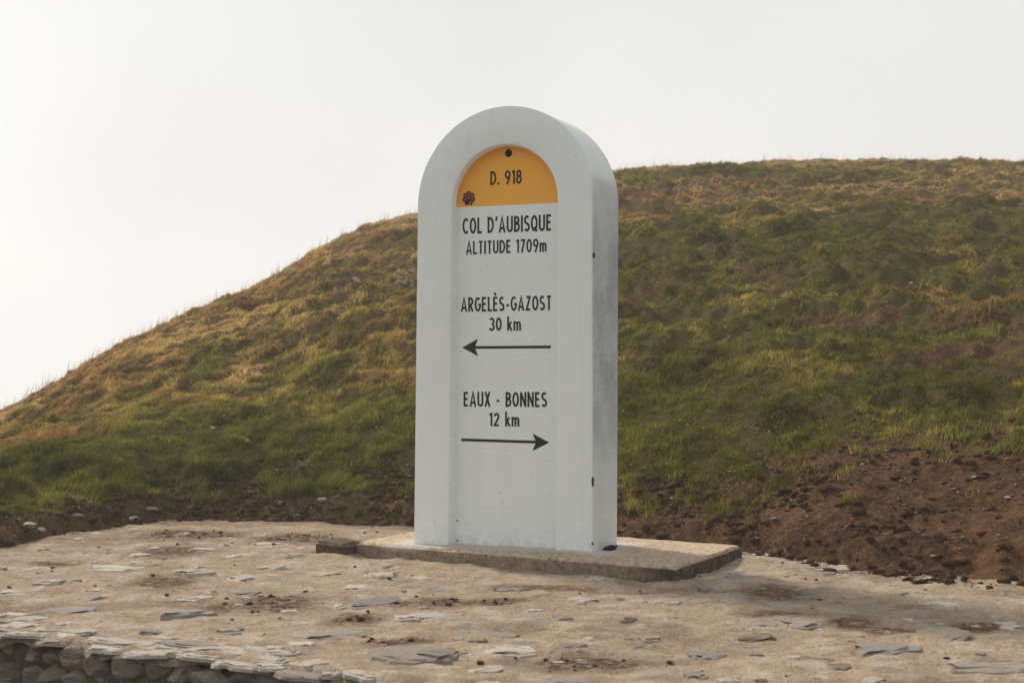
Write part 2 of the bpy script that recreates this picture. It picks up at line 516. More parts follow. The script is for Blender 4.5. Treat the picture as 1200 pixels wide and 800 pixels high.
aa = np.arange(-4.5, 6.5, 0.023)
bb = np.concatenate([np.array([0.012, 0.0125, 0.014, 0.017]), np.arange(0.023, 6.0, 0.023)])
Ag, Bg = np.meshgrid(aa, bb)
wob = 0.03 * fbm(Ag * 1.6, Ag * 0, 240, 3) + 0.02 * fbm(Ag * 9, Ag * 0, 244, 3)
Bw = Bg + wob * sstep(0.6, 0.0, Bg)
Xg = A0[0] + Ag * EDGE[0] + Bw * INW[0]
Yg = A0[1] + Ag * EDGE[1] + Bw * INW[1]
Zg = terrace_z(Xg, Yg)
drop = np.clip(0.045 - Bg, 0, 0.12)
Zg = Zg - 38.0 * drop ** 2 * (1 + 0.8 * fbm(Ag * 5, Bg * 5, 250, 2)) - 0.2 * drop
co = np.stack([Xg, Yg, Zg], -1).reshape(-1, 3)
nr, ncn = Ag.shape
idx = np.arange(nr * ncn).reshape(nr, ncn)
fc = np.stack([idx[:-1, :-1], idx[:-1, 1:], idx[1:, 1:], idx[1:, :-1]], -1).reshape(-1, 4)
me = np_mesh('terrace', co, fc, 4)
a = me.attributes.new('stain', 'FLOAT', 'POINT')
a.data.foreach_set('value', stain(co[:, 0], co[:, 1]).astype(np.float32))
terrace = link_mesh('terrace', me, MAT['mortar'], None, True)
tag(terrace, 'sandy mortar terrace set with flat stones in front of the milestone', 'terrace', kind='structure')

# flat stone variants (unit width and depth, thickness 1 below a slightly uneven top)
def flat_stone(seed, n=13):
    """slab split along its bedding: a jagged lower leaf and a smaller, broken leaf on top"""
    r = random.Random(seed)
    angs = sorted((k + r.uniform(-0.36, 0.36)) / n * 2 * math.pi for k in range(n))
    rad, p = [], 0.9
    for _ in angs:
        p = 0.45 * p + 0.55 * r.uniform(0.5, 1.25)
        rad.append(p * 0.5)
    skew = r.uniform(-0.3, 0.3)
    cx, cy = r.uniform(-.12, .12), r.uniform(-.12, .12)
    def ring(sc, z, j, jz, ox=0, oy=0):
        return [(math.cos(q) * p * sc + skew * math.sin(q) * p * sc + r.uniform(-j, j) + ox, math.sin(q) * p * sc + r.uniform(-j, j) + oy, z + r.uniform(-jz, jz)) for q, p in zip(angs, rad)]
    v = ring(1.06, -1.4, 0, 0) + ring(1.0, -0.45, 0.02, 0.10) + ring(0.80, -0.33, 0.07, 0.10, cx * 0.5, cy * 0.5) + ring(0.74, 0.0, 0.07, 0.16, cx * 0.6, cy * 0.6) + [(cx, cy, r.uniform(-.05, .25))]
    f = []
    for k in range(n):
        q = (k + 1) % n
        for lv in range(3):
            f.append((lv * n + k, lv * n + q, (lv + 1) * n + q, (lv + 1) * n + k))
        f.append((3 * n + k, 3 * n + q, 4 * n))
    me_ = bpy.data.meshes.new('flat_stone')
    me_.from_pydata(v, [], f)
    me_.update()
    return me_
def variants(fn, n, mats, **kw):
    out = {}
    for mk in mats:
        out[mk] = []
        for k in range(n):
            mm = fn(100 + k, **kw)
            mm.materials.append(MAT[mk])
            out[mk].append(mm)
    return out
FLAT = variants(flat_stone, 7, 'pgbnw')

def put(name, me_, loc, scale, rz, tilt=0.0, parent=None, dip=0.0):
    o = bpy.data.objects.new(name, me_)
    COL.objects.link(o)
    o.location = loc
    o.scale = scale
    o.rotation_euler = (random.uniform(-tilt, tilt) - dip, random.uniform(-tilt, tilt), rz)
    o.parent = parent
    return o

STONES = [(-2.04,8.24,0.21,0.21,'p'),(-2.23,7.65,0.13,0.13,'p'),(-2.36,8.54,0.09,0.09,'p'),(-1.95,7.17,0.16,0.16,'g'),(-2.32,7.32,0.12,0.12,'p'),(-1.90,6.78,0.18,0.18,'b'),(-1.97,6.54,0.13,0.13,'p'),(-1.96,6.38,0.14,0.14,'p'),(-1.81,6.38,0.08,0.08,'p'),(-1.71,6.15,0.11,0.11,'p'),(-1.68,6.23,0.05,0.05,'p'),(-2.14,6.65,0.06,0.06,'p'),(-1.78,7.53,0.14,0.14,'g'),(-1.36,6.61,0.16,0.16,'b'),(-1.62,8.09,0.17,0.17,'p'),(-1.41,7.12,0.14,0.14,'p'),(-2.11,8.92,0.13,0.13,'p'),(-2.46,8.24,0.12,0.12,'p'),(-1.34,7.88,0.14,0.14,'p'),(-1.25,7.41,0.18,0.18,'g'),(-1.27,8.39,0.17,0.17,'p'),(-1.44,9.47,0.15,0.15,'p'),(-1.19,8.83,0.17,0.17,'g'),(-0.95,8.16,0.11,0.11,'p'),(-0.98,7.59,0.06,0.06,'p'),(-0.76,7.50,0.15,0.15,'p'),(-0.61,7.09,0.18,0.18,'b'),(-0.65,6.23,0.24,0.24,'g'),(-1.10,6.23,0.09,0.09,'g'),(-0.79,5.91,0.11,0.11,'p'),(-1.80,9.23,0.15,0.15,'p'),(-0.67,7.95,0.15,0.15,'p'),(-0.46,7.88,0.11,0.11,'p'),(-0.34,7.59,0.23,0.22,'g'),(0.01,7.47,0.18,0.18,'b'),(-0.29,6.63,0.19,0.19,'p'),(-0.44,6.51,0.11,0.11,'p'),(-0.13,6.14,0.23,0.16,'g'),(-0.37,5.69,0.30,0.21,'g'),(-0.01,5.79,0.18,0.16,'p'),(-0.08,5.40,0.09,0.09,'p'),(-0.07,5.19,0.08,0.08,'p'),(-0.02,8.16,0.13,0.11,'g'),(0.40,7.78,0.11,0.11,'p'),(0.31,7.09,0.12,0.12,'p'),(0.56,7.12,0.08,0.08,'p'),(0.20,6.51,0.08,0.08,'b'),(0.49,6.56,0.07,0.07,'g'),(0.22,5.91,0.14,0.14,'n'),(0.47,6.10,0.06,0.06,'g'),(0.53,6.04,0.07,0.07,'g'),(0.19,5.19,0.14,0.12,'g'),(1.14,8.09,0.11,0.11,'b'),(1.39,8.83,0.13,0.13,'p'),(1.04,7.69,0.15,0.15,'g'),(0.90,7.41,0.07,0.07,'b'),(1.72,8.43,0.19,0.19,'p'),(1.55,7.78,0.16,0.16,'b'),(1.34,7.17,0.10,0.10,'b'),(1.04,6.49,0.14,0.14,'g'),(1.17,6.44,0.14,0.14,'g'),(0.93,6.08,0.12,0.12,'n'),(0.71,5.69,0.15,0.14,'b'),(1.08,5.60,0.11,0.11,'n'),(1.10,5.43,0.12,0.12,'n'),(0.70,5.19,0.08,0.08,'p'),(1.91,7.06,0.14,0.14,'w'),(2.02,6.42,0.14,0.14,'w'),(1.68,6.16,0.18,0.18,'g'),(1.37,5.85,0.20,0.20,'b'),(1.66,5.50,0.23,0.23,'g'),(2.22,7.92,0.11,0.11,'p')]
for k, (x, y, w, d, mk) in enumerate(STONES):
    proud = random.uniform(0.001, 0.010)
    rz = -0.35 + random.uniform(-0.5, 0.5)
    z = float(terrace_z(np.array([x]), np.array([y]))[0])
    put('flat_stone', FLAT[mk][k % 7], (x, y, z + proud), (w * 1.35, d * 1.75, 0.020), rz, 0.03, terrace, random.uniform(-0.03, 0.05))
    if w > 0.2:      # a second, split layer beside the big ones
        put('flat_stone', FLAT[mk][(k + 3) % 7], (x + w * 0.35, y - d * 0.1, z + proud * 0.6), (w * 0.8, d * 1.1, 0.020), rz + 0.4, 0.05, terrace, 0.03)
# smaller stones barely showing through the mortar
n_small = 0
while n_small < 190:
    x = random.uniform(-3.0, 2.6); y = random.uniform(5.0, 10.4)
    if (np.array([x, y]) - A0) @ INW < 0.45 or y > float(toe(x / y)) - 0.2:
        continue
    if any((x - s[0]) ** 2 + (y - s[1]) ** 2 < (s[2] * 0.5 + 0.06) ** 2 for s in STONES):
        continue
    if -0.9 < x < 1.35 and abs((x + 0.87) * 0.588 + (y - 8.91) * 0.809) < 1.3 and (x + 0.87) * 0.588 + (y - 8.91) * 0.809 > -0.05:
        continue
    w = random.uniform(0.025, 0.11)
    z = float(terrace_z(np.array([x]), np.array([y]))[0])
    put('flat_stone', FLAT[random.choice('ppppgbn')][n_small % 7], (x, y, z + random.uniform(-0.002, 0.007)), (w, w * random.uniform(0.8, 1.5), 0.014), random.uniform(-0.7, 0.7), 0.05, terrace, random.uniform(-0.03, 0.06))
    n_small += 1

# ------------------------------------------------------------------ low retaining wall along the road edge
def rock_mesh(seed, sub=1, jag=0.22):
    bm = bmesh.new()
    bmesh.ops.create_icosphere(bm, subdivisions=sub, radius=0.5)
    r = random.Random(seed)
    ax = [Vector((r.uniform(-1, 1), r.uniform(-1, 1), r.uniform(-1, 1))).normalized() for _ in range(11)]
    lim = [r.uniform(0.25, 0.40) for _ in ax]
    off_ = Vector((seed * 3.7, seed * 1.3, 0))
    for v in bm.verts:
        for a_, l_ in zip(ax, lim):
            d_ = v.co.dot(a_)
            if d_ > l_:
                v.co -= a_ * (d_ - l_)
        v.co += v.co.normalized() * (mnoise.fractal(v.co * 3.2 + off_, 0.8, 2.1, 4) * jag * 0.28)
    me_ = bpy.data.meshes.new('rock')
    bm.to_mesh(me_)
    bm.free()
    return me_
ROCK = variants(rock_mesh, 8, ['wall', 'g', 'p', 'b'], sub=3)

sa = np.arange(-4.4, 6.4, 0.03); hz_ = np.linspace(0, 1, 22)
Sg, Hg = np.meshgrid(sa, hz_)
out = 0.030 + 0.035 * fbm(Sg * 9, Hg * 5, 610, 4, 0.6)
out = np.where(Hg > 0.99, 0.25, out)
zz_ = -0.62 + 0.585 * np.clip(Hg, 0, 1)
co = np.stack([A0[0] + Sg * EDGE[0] + out * INW[0], A0[1] + Sg * EDGE[1] + out * INW[1], zz_], -1).reshape(-1, 3)
nr, ncn = Sg.shape
idx = np.arange(nr * ncn).reshape(nr, ncn)
fc = np.stack([idx[:-1, :-1], idx[:-1, 1:], idx[1:, 1:], idx[1:, :-1]], -1).reshape(-1, 4)
wall = link_mesh('stone_wall', np_mesh('stone_wall', co, fc, 4), MAT['core'])
tag(wall, 'low rubble retaining wall with pale slate capping at the front edge of terrace', 'stone wall')
wang = math.atan2(EDGE[1], EDGE[0])
rows = 0
zc = -0.085
while zc > -0.6:
    s = -1.6 + random.uniform(0, 0.1)
    rh = random.uniform(0.07, 0.10)
    while s < 3.2:
        w = random.uniform(0.07, 0.17)
        p = A0 + EDGE * (s + w / 2) + INW * (0.055 + random.uniform(-0.03, 0.035))
        put('stone', ROCK['wall'][random.randrange(8)], (p[0], p[1], zc + random.uniform(-0.015, 0.015)), (w * 1.35, 0.17, rh * random.uniform(1.05, 1.5)), wang + random.uniform(-0.2, 0.2), 0.22, wall)
        s += w + random.uniform(0.0, 0.02)
    zc -= rh * 0.95
# capping: rows of thin pale slates bedded along the edge
for row, (off, n0_, n1_) in enumerate([(0.03, -1.5, 2.9), (0.115, -1.5, 2.6), (0.20, -1.5, 1.9), (0.30, -1.5, 1.2)]):
    s = n0_
    while s < n1_:
        w = random.uniform(0.08, 0.24)
        if random.random() > (0.04, 0.08, 0.25, 0.55)[row]:
            p = A0 + EDGE * (s + w / 2) + INW * (off + random.uniform(-0.03, 0.03))
            mk = random.choice('pppppppg')
            put('capping_stone', FLAT[mk][random.randrange(7)], (p[0], p[1], random.uniform(-0.010, 0.007) - (0.006 if row == 0 else 0)), (w * 1.2, random.uniform(0.10, 0.18), 0.013), wang + random.uniform(-0.45, 0.45), 0.05, wall, 0.03)
        s += w * 0.84

# ------------------------------------------------------------------ concrete slab under the milestone
FL, FR, BR, BL = [np.array(p) for p in ((-0.874, 8.911), (0.796, 7.70), (1.262, 8.72), (-0.41, 9.96))]
def slab_mesh(FL, FR, BR, BL, top, bot, nx, ny, seed, amp):
    us = np.linspace(0, 1, nx); vs_ = np.linspace(0, 1, ny)
    verts, faces = [], []
    def edge_pt(u, v, z):
        p = (FL * (1 - u) + FR * u) * (1 - v) + (BL * (1 - u) + BR * u) * v
        c_ = (FL + FR + BR + BL) / 4
        nn = float(fbm(np.array([p[0] * 9 + seed]), np.array([p[1] * 9 + z * 17]), seed, 4)[0])
        return p, c_, nn
    for j, v in enumerate(vs_):
        for i, u in enumerate(us):
            p, c_, nn = edge_pt(u, v, 0)
            bd = (i in (0, nx - 1)) or (j in (0, ny - 1))
            q = p + ((c_ - p) / np.linalg.norm(c_ - p) * 0.010 if bd else 0)
            zz = top + amp * 0.35 * nn - (0.007 if bd else 0) - (abs(nn) * amp * 0.8 if bd else 0)
            verts.append((q[0], q[1], zz))
    for j in range(ny - 1):
        for i in range(nx - 1):
            faces.append((j * nx + i, j * nx + i + 1, (j + 1) * nx + i + 1, (j + 1) * nx + i))
    loop = [(i, 0) for i in range(nx)] + [(nx - 1, j) for j in range(1, ny)] + [(i, ny - 1) for i in range(nx - 2, -1, -1)] + [(0, j) for j in range(ny - 2, 0, -1)]
    prev = [j * nx + i for i, j in loop]
    for lv, fz in enumerate((0.14, 0.4, 0.7, 1.0)):
        cur = []
        for i, j in loop:
            p, c_, nn = edge_pt(us[i], vs_[j], fz)
            q = p - (c_ - p) / np.linalg.norm(c_ - p) * (amp * nn * 0.5 + 0.004)
            cur.append(len(verts)); verts.append((q[0], q[1], top + (bot - top) * fz))
        m_ = len(loop)
        for k in range(m_):
            faces.append((cur[k], cur[(k + 1) % m_], prev[(k + 1) % m_], prev[k]))
        prev = cur
    return verts, faces
v, f = slab_mesh(FL, FR, BR, BL, 0.075, -0.03, 150, 60, 3, 0.014)
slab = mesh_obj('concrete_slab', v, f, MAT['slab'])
vc = np.array(v)
rel = vc[:, :2] - np.array([0.43, 8.40])
lx = rel[:, 0] * 0.919 - rel[:, 1] * 0.394; ly = rel[:, 0] * 0.394 + rel[:, 1] * 0.919
dd = np.maximum(np.abs(lx + 0.53) - 0.53, np.abs(ly - 0.2) - 0.2) + 0.06 * fbm(vc[:, 0] * 4, vc[:, 1] * 4, 8, 3)
a = slab.data.attributes.new('smear', 'FLOAT', 'POINT')
a.data.foreach_set('value', (sstep(0.17, 0.08, dd) * (vc[:, 2] > 0.05)).astype(np.float32))
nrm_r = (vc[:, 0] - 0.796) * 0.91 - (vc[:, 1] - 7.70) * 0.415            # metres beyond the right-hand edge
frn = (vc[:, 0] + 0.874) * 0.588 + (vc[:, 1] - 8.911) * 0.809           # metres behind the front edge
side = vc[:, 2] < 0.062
gr = np.where(side & (nrm_r > -0.03), 1.0, 0.0)  # right face darkened throughout: its shade painted in with the dirt
gr = np.maximum(gr, np.where(side & (frn < 0.05), 0.55 + 0.45 * sstep(0.55, 0.70, vc[:, 0]), 0.0))  # front dirt, deepened at the right end as a painted shadow
a = slab.data.attributes.new('grime_shade', 'FLOAT', 'POINT')
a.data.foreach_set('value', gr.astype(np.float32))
tag(slab, 'flat weathered concrete slab under the white milestone', 'slab')

c0 = np.array([-0.97, 8.99])
ex = np.array([0.809, -0.588]) * 0.112; ey = np.array([0.30, 0.64]) * 0.16
v, f = slab_mesh(c0 - ex - ey, c0 + ex - ey, c0 + ex + ey, c0 - ex * 0.9 + ey, 0.072, -0.03, 16, 12, 21, 0.03)
blk = mesh_obj('stone_block', v, f, MAT['rock'])
tag(blk, 'dark brown rough block lying against the left end of concrete slab', 'stone block')

# ------------------------------------------------------------------ the milestone
ms = bpy.data.objects.new('milestone', None)
COL.objects.link(ms)
ms.location = (-0.0597, 8.6127, 0.073)
ms.rotation_euler = (0, 0, R(-23.2))
tag(ms, 'tall white round-topped milestone with yellow head and black lettering', 'milestone')
LEAN = 0.0085
ZS = 1.884            # springing height
DEP = 0.40
REC = 0.075
def arch(half_b, half_t, zs, y, n_leg=26, n_arc=64, r=None):
    """open path from right foot over the arch to left foot"""
    pts = []
    r = r or half_t
    for k in range(n_leg):
        q = k / n_leg
        pts.append((half_b + (half_t - half_b) * q, y, zs * q))
    for k in range(n_arc + 1):
        a_ = math.pi * k / n_arc
        pts.append((half_t * math.cos(a_), y, zs + r * math.sin(a_)))
    for k in range(n_leg - 1, -1, -1):
        q = k / n_leg
        pts.append((-(half_b + (half_t - half_b) * q), y, zs * q))
    return [(x + LEAN * z, yy, z) for x, yy, z in pts]
HB, HT = 0.531, 0.526
rings = [
    arch(0.03, 0.03, ZS, DEP, r=0.03),
    arch(HB - 0.014, HT - 0.014, ZS, DEP),
    arch(HB - 0.004, HT - 0.004, ZS, DEP - 0.004),
    arch(HB, HT, ZS, DEP - 0.014),
    arch(HB, HT, ZS, DEP * 0.66),
    arch(HB, HT, ZS, DEP * 0.33),
    arch(HB, HT, ZS, 0.006),
    arch(HB - 0.0018, HT - 0.0018, ZS, 0.0018),
    arch(HB - 0.006, HT - 0.006, ZS, 0.0),
    arch(0.42, 0.42, ZS, 0.0),
    arch(0.330, 0.326, ZS, 0.0),
    arch(0.320, 0.317, ZS, 0.003),
    arch(0.316, 0.313, ZS, 0.010),
    arch(0.310, 0.307, ZS, REC * 0.55),
]
rings2 = [rings[-1], arch(0.306, 0.303, ZS, REC)]
nP = len(rings[0])
verts, faces = [], []
for rg in rings:
    for (x, y, z) in rg:
        verts.append((x + random.uniform(-.0006, .0006), y + random.uniform(-.0006, .0006), z))
for q in range(len(rings) - 1):
    for k in range(nP - 1):
        faces.append((q * nP + k, q * nP + k + 1, (q + 1) * nP + k + 1, (q + 1) * nP + k))
faces.append(tuple(range(0, nP)))
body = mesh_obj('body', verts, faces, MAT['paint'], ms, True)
body.data.set_sharp_from_angle(angle=R(28))
# panel + lower reveal
LEGS = [k for k in range(nP) if rings2[0][k][2] <= 1.874 + 1e-6]
right = [k for k in LEGS if k < nP // 2]; left = [k for k in LEGS if k > nP // 2]
def leg_pts(rg, ks, ztop=1.874):
    out = [rg[k] for k in ks]
    ref = out[-1] if out[-1][2] > out[0][2] else out[0]
    ext = (ref[0], ref[1], ztop)
    return out + [ext] if out[-1][2] > out[0][2] else [ext] + out
vr, fr = [], []
for ks in (right, left):
    A_, B_ = leg_pts(rings2[0], ks), leg_pts(rings2[1], ks)
    base = len(vr); vr += A_ + B_; n_ = len(A_)
    for k in range(n_ - 1):
        fr.append((base + k, base + k + 1, base + n_ + k + 1, base + n_ + k))
Rr, Ll = leg_pts(rings2[1], right), list(reversed(leg_pts(rings2[1], left)))
base = len(vr); vr += Rr + Ll; n_ = len(Rr)
for k in range(n_ - 1):
    fr.append((base + k, base + k + 1, base + n_ + k + 1, base + n_ + k))
mesh_obj('panel', vr, fr, MAT['paint'], ms)
# yellow head: upper reveal and the half-round panel with its hole
top_k = [k for k in range(nP) if rings2[0][k][2] > 1.874]
A_ = [rings2[0][k] for k in top_k]; B_ = [rings2[1][k] for k in top_k]
A_ = [(A_[0][0], A_[0][1], 1.874)] + A_ + [(A_[-1][0], A_[-1][1], 1.874)]
B_ = [(B_[0][0], B_[0][1], 1.874)] + B_ + [(B_[-1][0], B_[-1][1], 1.874)]
n_ = len(A_)
vy = A_ + B_
fy = [(k, k + 1, n_ + k + 1, n_ + k) for k in range(n_ - 1)]
HOLE = (0.012, 2.160, 0.022)
hole = [(HOLE[0] + HOLE[2] * math.cos(-2 * math.pi * k / 28), REC, HOLE[1] + HOLE[2] * math.sin(-2 * math.pi * k / 28)) for k in range(28)]
tess = geometry.tessellate_polygon([[Vector((x, z, 0)) for x, y, z in B_], [Vector((x, z, 0)) for x, y, z in hole]])
flat = B_ + hole
base = len(vy); vy += flat
fy += [tuple(base + i for i in tri) for tri in tess]
mesh_obj('yellow_panel', vy, fy, MAT['yellow'], ms)
vh = hole + [(x, REC + 0.07, z) for x, y, z in hole]
fh = [(k, (k + 1) % 28, 28 + (k + 1) % 28, 28 + k) for k in range(28)] + [tuple(range(28, 56))]
mesh_obj('bolt_hole', vh, fh, MAT['void'], ms)

# --- stroke lettering
SW = 0.150
def arc(cx, cy, rx, ry, a0, a1, n=14):
    return [(cx + rx * math.cos(R(a0 + (a1 - a0) * k / n)), cy + ry * math.sin(R(a0 + (a1 - a0) * k / n))) for k in range(n + 1)]
lo, hi = SW / 2, 1 - SW / 2
E_bars = [[(0, 0), (0, 1)], [(0, hi), (.29, hi)], [(0, .52), (.26, .52)], [(0, lo), (.29, lo)]]
GL = {
    'C': (.34, [arc(.2, .5, .2, .42, 48, 312, 20)]),
    'O': (.38, [arc(.19, .5, .19, .42, 0, 360, 28)]), '0': (.34, [arc(.17, .5, .17, .42, 0, 360, 28)]),
    'Q': (.38, [arc(.19, .5, .19, .42, 0, 360, 28), [(.2, .26), (.40, .0)]]),
    'L': (.28, [[(0, 1), (0, lo), (.29, lo)]]),
    'D': (.36, [[(0, 0), (0, 1)], [(0, hi), (.10, hi)] + arc(.10, .5, .26, .42, 90, -90, 18) + [(0, lo)]]),
    "'": (.05, [[(.08, 1.0), (.0, .74)]]),
    'A': (.40, [[(0, 0), (.2, .95), (.4, 0)], [(.07, .27), (.33, .27)]]),
    'U': (.34, [[(0, 1)] + arc(.17, .27, .17, .19, 180, 360, 14) + [(.34, 1)]]),
    'B': (.31, [[(0, 0), (0, 1)], [(0, hi), (.11, hi)] + arc(.11, .73, .17, .19, 90, -90, 12) + [(0, .54)], [(.0, .54), (.11, .54)] + arc(.11, .31, .21, .23, 90, -90, 12) + [(0, lo)]]),
    'I': (.0, [[(0, 0), (0, 1)]]),
    'S': (.30, [arc(.15, .715, .145, .205, 35, 235, 14) + arc(.15, .285, .16, .205, 50, -150, 14)]),
    'E': (.27, E_bars), 'È': (.27, E_bars + [[(.02, 1.27), (.17, 1.08)]]),
    'T': (.32, [[(0, hi), (.34, hi)], [(.17, 0), (.17, hi)]]),
    'R': (.32, [[(0, 0), (0, 1)], [(0, hi), (.11, hi)] + arc(.11, .70, .18, .22, 90, -90, 12) + [(0, .48)], [(.10, .48), (.32, 0)]]),
    'G': (.37, [arc(.2, .5, .2, .42, 50, 345, 22) + [(.39, .47), (.22, .47)]]),
    '-': (.20, [[(0, .40), (.22, .40)]]), 'Z': (.32, [[(0, hi), (.30, hi), (.02, lo), (.33, lo)]]),
    'X': (.34, [[(0, 1), (.35, 0)], [(.34, 1), (-.01, 0)]]),
    'N': (.36, [[(0, 0), (0, 1)], [(0.01, .93), (.35, .07)], [(.36, 0), (.36, 1)]]),
    '3': (.31, [arc(.14, .72, .15, .20, 150, -75, 14), arc(.13, .30, .18, .22, 80, -155, 16)]),
    '1': (.12, [[(.12, 0), (.12, 1)], [(-.03, .80), (.12, .95)]]),
    '2': (.33, [arc(.17, .72, .155, .20, 175, -35, 14) + [(.01, lo), (.34, lo)]]),
    '7': (.32, [[(0, hi), (.31, hi), (.08, 0)]]),
    '9': (.34, [arc(.17, .69, .17, .23, 0, 360, 24), [(.335, .64), (.27, .36), (.12, 0)]]),
    '8': (.33, [arc(.165, .73, .14, .19, 0, 360, 22), arc(.165, .30, .17, .22, 0, 360, 22)]),
    'k': (.27, [[(0, 0), (0, 1.08)], [(.02, .30), (.25, .66)], [(.09, .40), (.29, 0)]]),
    'm': (.46, [[(0, 0), (0, .70)], [(0, .45)] + arc(.115, .47, .115, .15, 180, 0, 10) + [(.23, 0)], [(.23, .45)] + arc(.345, .47, .115, .15, 180, 0, 10) + [(.46, 0)]]),
    '.': (.02, [[(.01, 0), (.01, .18)]]), ' ': (.12, []),
}
def strip(pl, wid):
    closed = len(pl) > 3 and math.dist(pl[0], pl[-1]) < 1e-4
    if closed:
        pl = pl[:-1]
    n_ = len(pl)
    L_, R_ = [], []
    for k in range(n_):
        p = Vector(pl[k])
        dirs = []
        if k > 0 or closed: dirs.append((p - Vector(pl[k - 1])).normalized())
        if k < n_ - 1 or closed: dirs.append((Vector(pl[(k + 1) % n_]) - p).normalized())
        nr_ = [Vector((-d.y, d.x)) for d in dirs]
        if len(nr_) == 2:
            m_ = (nr_[0] + nr_[1])
            m_ = m_.normalized() if m_.length > 1e-6 else nr_[0]
            sc = min(1 / max(m_.dot(nr_[0]), 0.2), 2.2)
        else:
            m_, sc = nr_[0], 1
        L_.append(p + m_ * wid / 2 * sc); R_.append(p - m_ * wid / 2 * sc)
    return L_, R_, closed
def lettering(text, u0, u1, z0, h, label, wgt=1.0):
    pos, x = [], 0.0
    for ch in text:
        w_, st = GL[ch]
        pos.append((x, st)); x += w_ + SW + 0.085 - (0.06 if ch == 'L' else 0)
    total = x - 0.085                      # outer width including half a stem each side
    sx = (u1 - u0) / (total * h)
    vv, ff, cnt = [], [], 0
    word = ''
    for ch, (x, st) in list(zip(text, pos)) + [(' ', (0, []))]:
        if ch == ' ' and vv:              # one mesh for each painted word
            o = mesh_obj('lettering', vv, ff, MAT['black'], ms)
            o['label'] = 'painted black word ' + word + ', ' + label
            vv, ff, word = [], [], ''
            continue
        word += ch
        for pl in st:
            L_, R_, closed = strip(pl, SW * wgt)
            yy = REC - 0.0009 - 0.00012 * (cnt % 6); cnt += 1
            b0 = len(vv); n_ = len(L_)
            for p in L_ + R_:
                vv.append((u0 + (p.x + x + SW / 2) * h * sx, yy, z0 + p.y * h))
            for k in range(n_ if closed else n_ - 1):
                q = (k + 1) % n_
                ff.append((b0 + k, b0 + n_ + k, b0 + n_ + q, b0 + q))
lettering('D. 918', -0.098, 0.092, 1.988, 0.078, 'on the yellow head')
lettering("COL D'AUBISQUE", -0.267, 0.268, 1.723, 0.090, 'top line under the yellow head')
lettering('ALTITUDE 1709m', -0.246, 0.238, 1.609, 0.074, 'second line under the yellow head')
lettering('ARGELÈS-GAZOST', -0.277, 0.268, 1.290, 0.081, 'above 30 km')
lettering('30 km', -0.105, 0.087, 1.182, 0.074, 'above the arrow pointing left')
lettering('EAUX - BONNES', -0.260, 0.240, 0.764, 0.082, 'above 12 km')
lettering('12 km', -0.105, 0.077, 0.657, 0.075, 'above the arrow pointing right')
def arrow(u_tail, u_tip, zt, zp, label):
    s = 1 if u_tip > u_tail else -1
    hw, al, ah = 0.0075, 0.098, 0.048
    yy = REC - 0.0011
    dz = lambda u: zt + (zp - zt) * (u - u_tail) / (u_tip - u_tail)
    bu = u_tip - s * al * 0.82
    P = [(u_tail, dz(u_tail) + hw), (bu, dz(bu) + hw), (u_tip - s * al, zp + ah), (u_tip, zp), (u_tip - s * al, zp - ah), (bu, dz(bu) - hw), (u_tail, dz(u_tail) - hw)]
    vv = [(u, yy, z) for u, z in P]
    o = mesh_obj('arrow', vv, [(0, 1, 5, 6), (1, 2, 3), (1, 3, 5), (3, 4, 5)], MAT['black'], ms)
    o['label'] = label
arrow(0.263, -0.269, 1.091, 1.092, 'black arrow pointing left under 30 km')
arrow(-0.274, 0.253, 0.580, 0.573, 'black arrow pointing right under 12 km')

# --- flower-shaped sticker in the corner of the yellow head
em_u, em_z, em_r = -0.228, 1.922, 0.040
def disc(name, u, z, r_, lob, n_, yy, mat, parent, amp=0.0):
    vv = [(u + r_ * (1 + amp * math.cos(lob * a_)) * math.cos(a_), yy, z + r_ * (1 + amp * math.cos(lob * a_)) * math.sin(a_)) for a_ in [2 * math.pi * k / n_ for k in range(n_)]]
    return mesh_obj(name, vv, [tuple(range(n_))], mat, parent)
def ring_mesh(name, u, z, r0, r1, yy, mat, parent, n_=18):
    vv = [(u + r_ * math.cos(2 * math.pi * k / n_), yy, z + r_ * math.sin(2 * math.pi * k / n_)) for r_ in (r0, r1) for k in range(n_)]
    return mesh_obj(name, vv, [(k, (k + 1) % n_, n_ + (k + 1) % n_, n_ + k) for k in range(n_)], mat, parent)
emb = disc('emblem', em_u, em_z, em_r * 0.62, 6, 48, REC - 0.0012, MAT['maroon'], ms, 0.06)
emb['label'] = 'small dark red rosette sticker'
for k in range(7):
    a_ = R(90 + k * 360 / 7)
    pu, pz = em_u + math.cos(a_) * em_r * 0.66, em_z + math.sin(a_) * em_r * 0.66
    pt = disc('petal', pu, pz, em_r * 0.36, 5, 20, REC - 0.0015 - 0.0001 * k, MAT['red'] if k not in (3, 4) else MAT['maroon'], emb, 0.08)
    ring_mesh('petal_mark', pu - math.cos(a_) * 0.003, pz - math.sin(a_) * 0.003, 0.0035, 0.0068, REC - 0.0025, MAT['pink'] if k not in (3, 4) else MAT['red'], pt, 10)
ring_mesh('emblem_ring', em_u, em_z + 0.004, 0.005, 0.0095, REC - 0.0027, MAT['pink'], emb)
disc('emblem_centre', em_u - 0.001, em_z - 0.013, 0.010, 3, 20, REC - 0.0028, MAT['black'], emb, 0.2)
disc('emblem_spot', em_u + 0.009, em_z - 0.024, 0.0045, 3, 12, REC - 0.0030, MAT['pale'], emb, 0.2)
disc('sticker_residue', 0.143, 1.917, 0.011, 4, 18, REC - 0.0012, MAT['pale'], ms, 0.25)['label'] = 'pale scraped patch on the yellow paint'

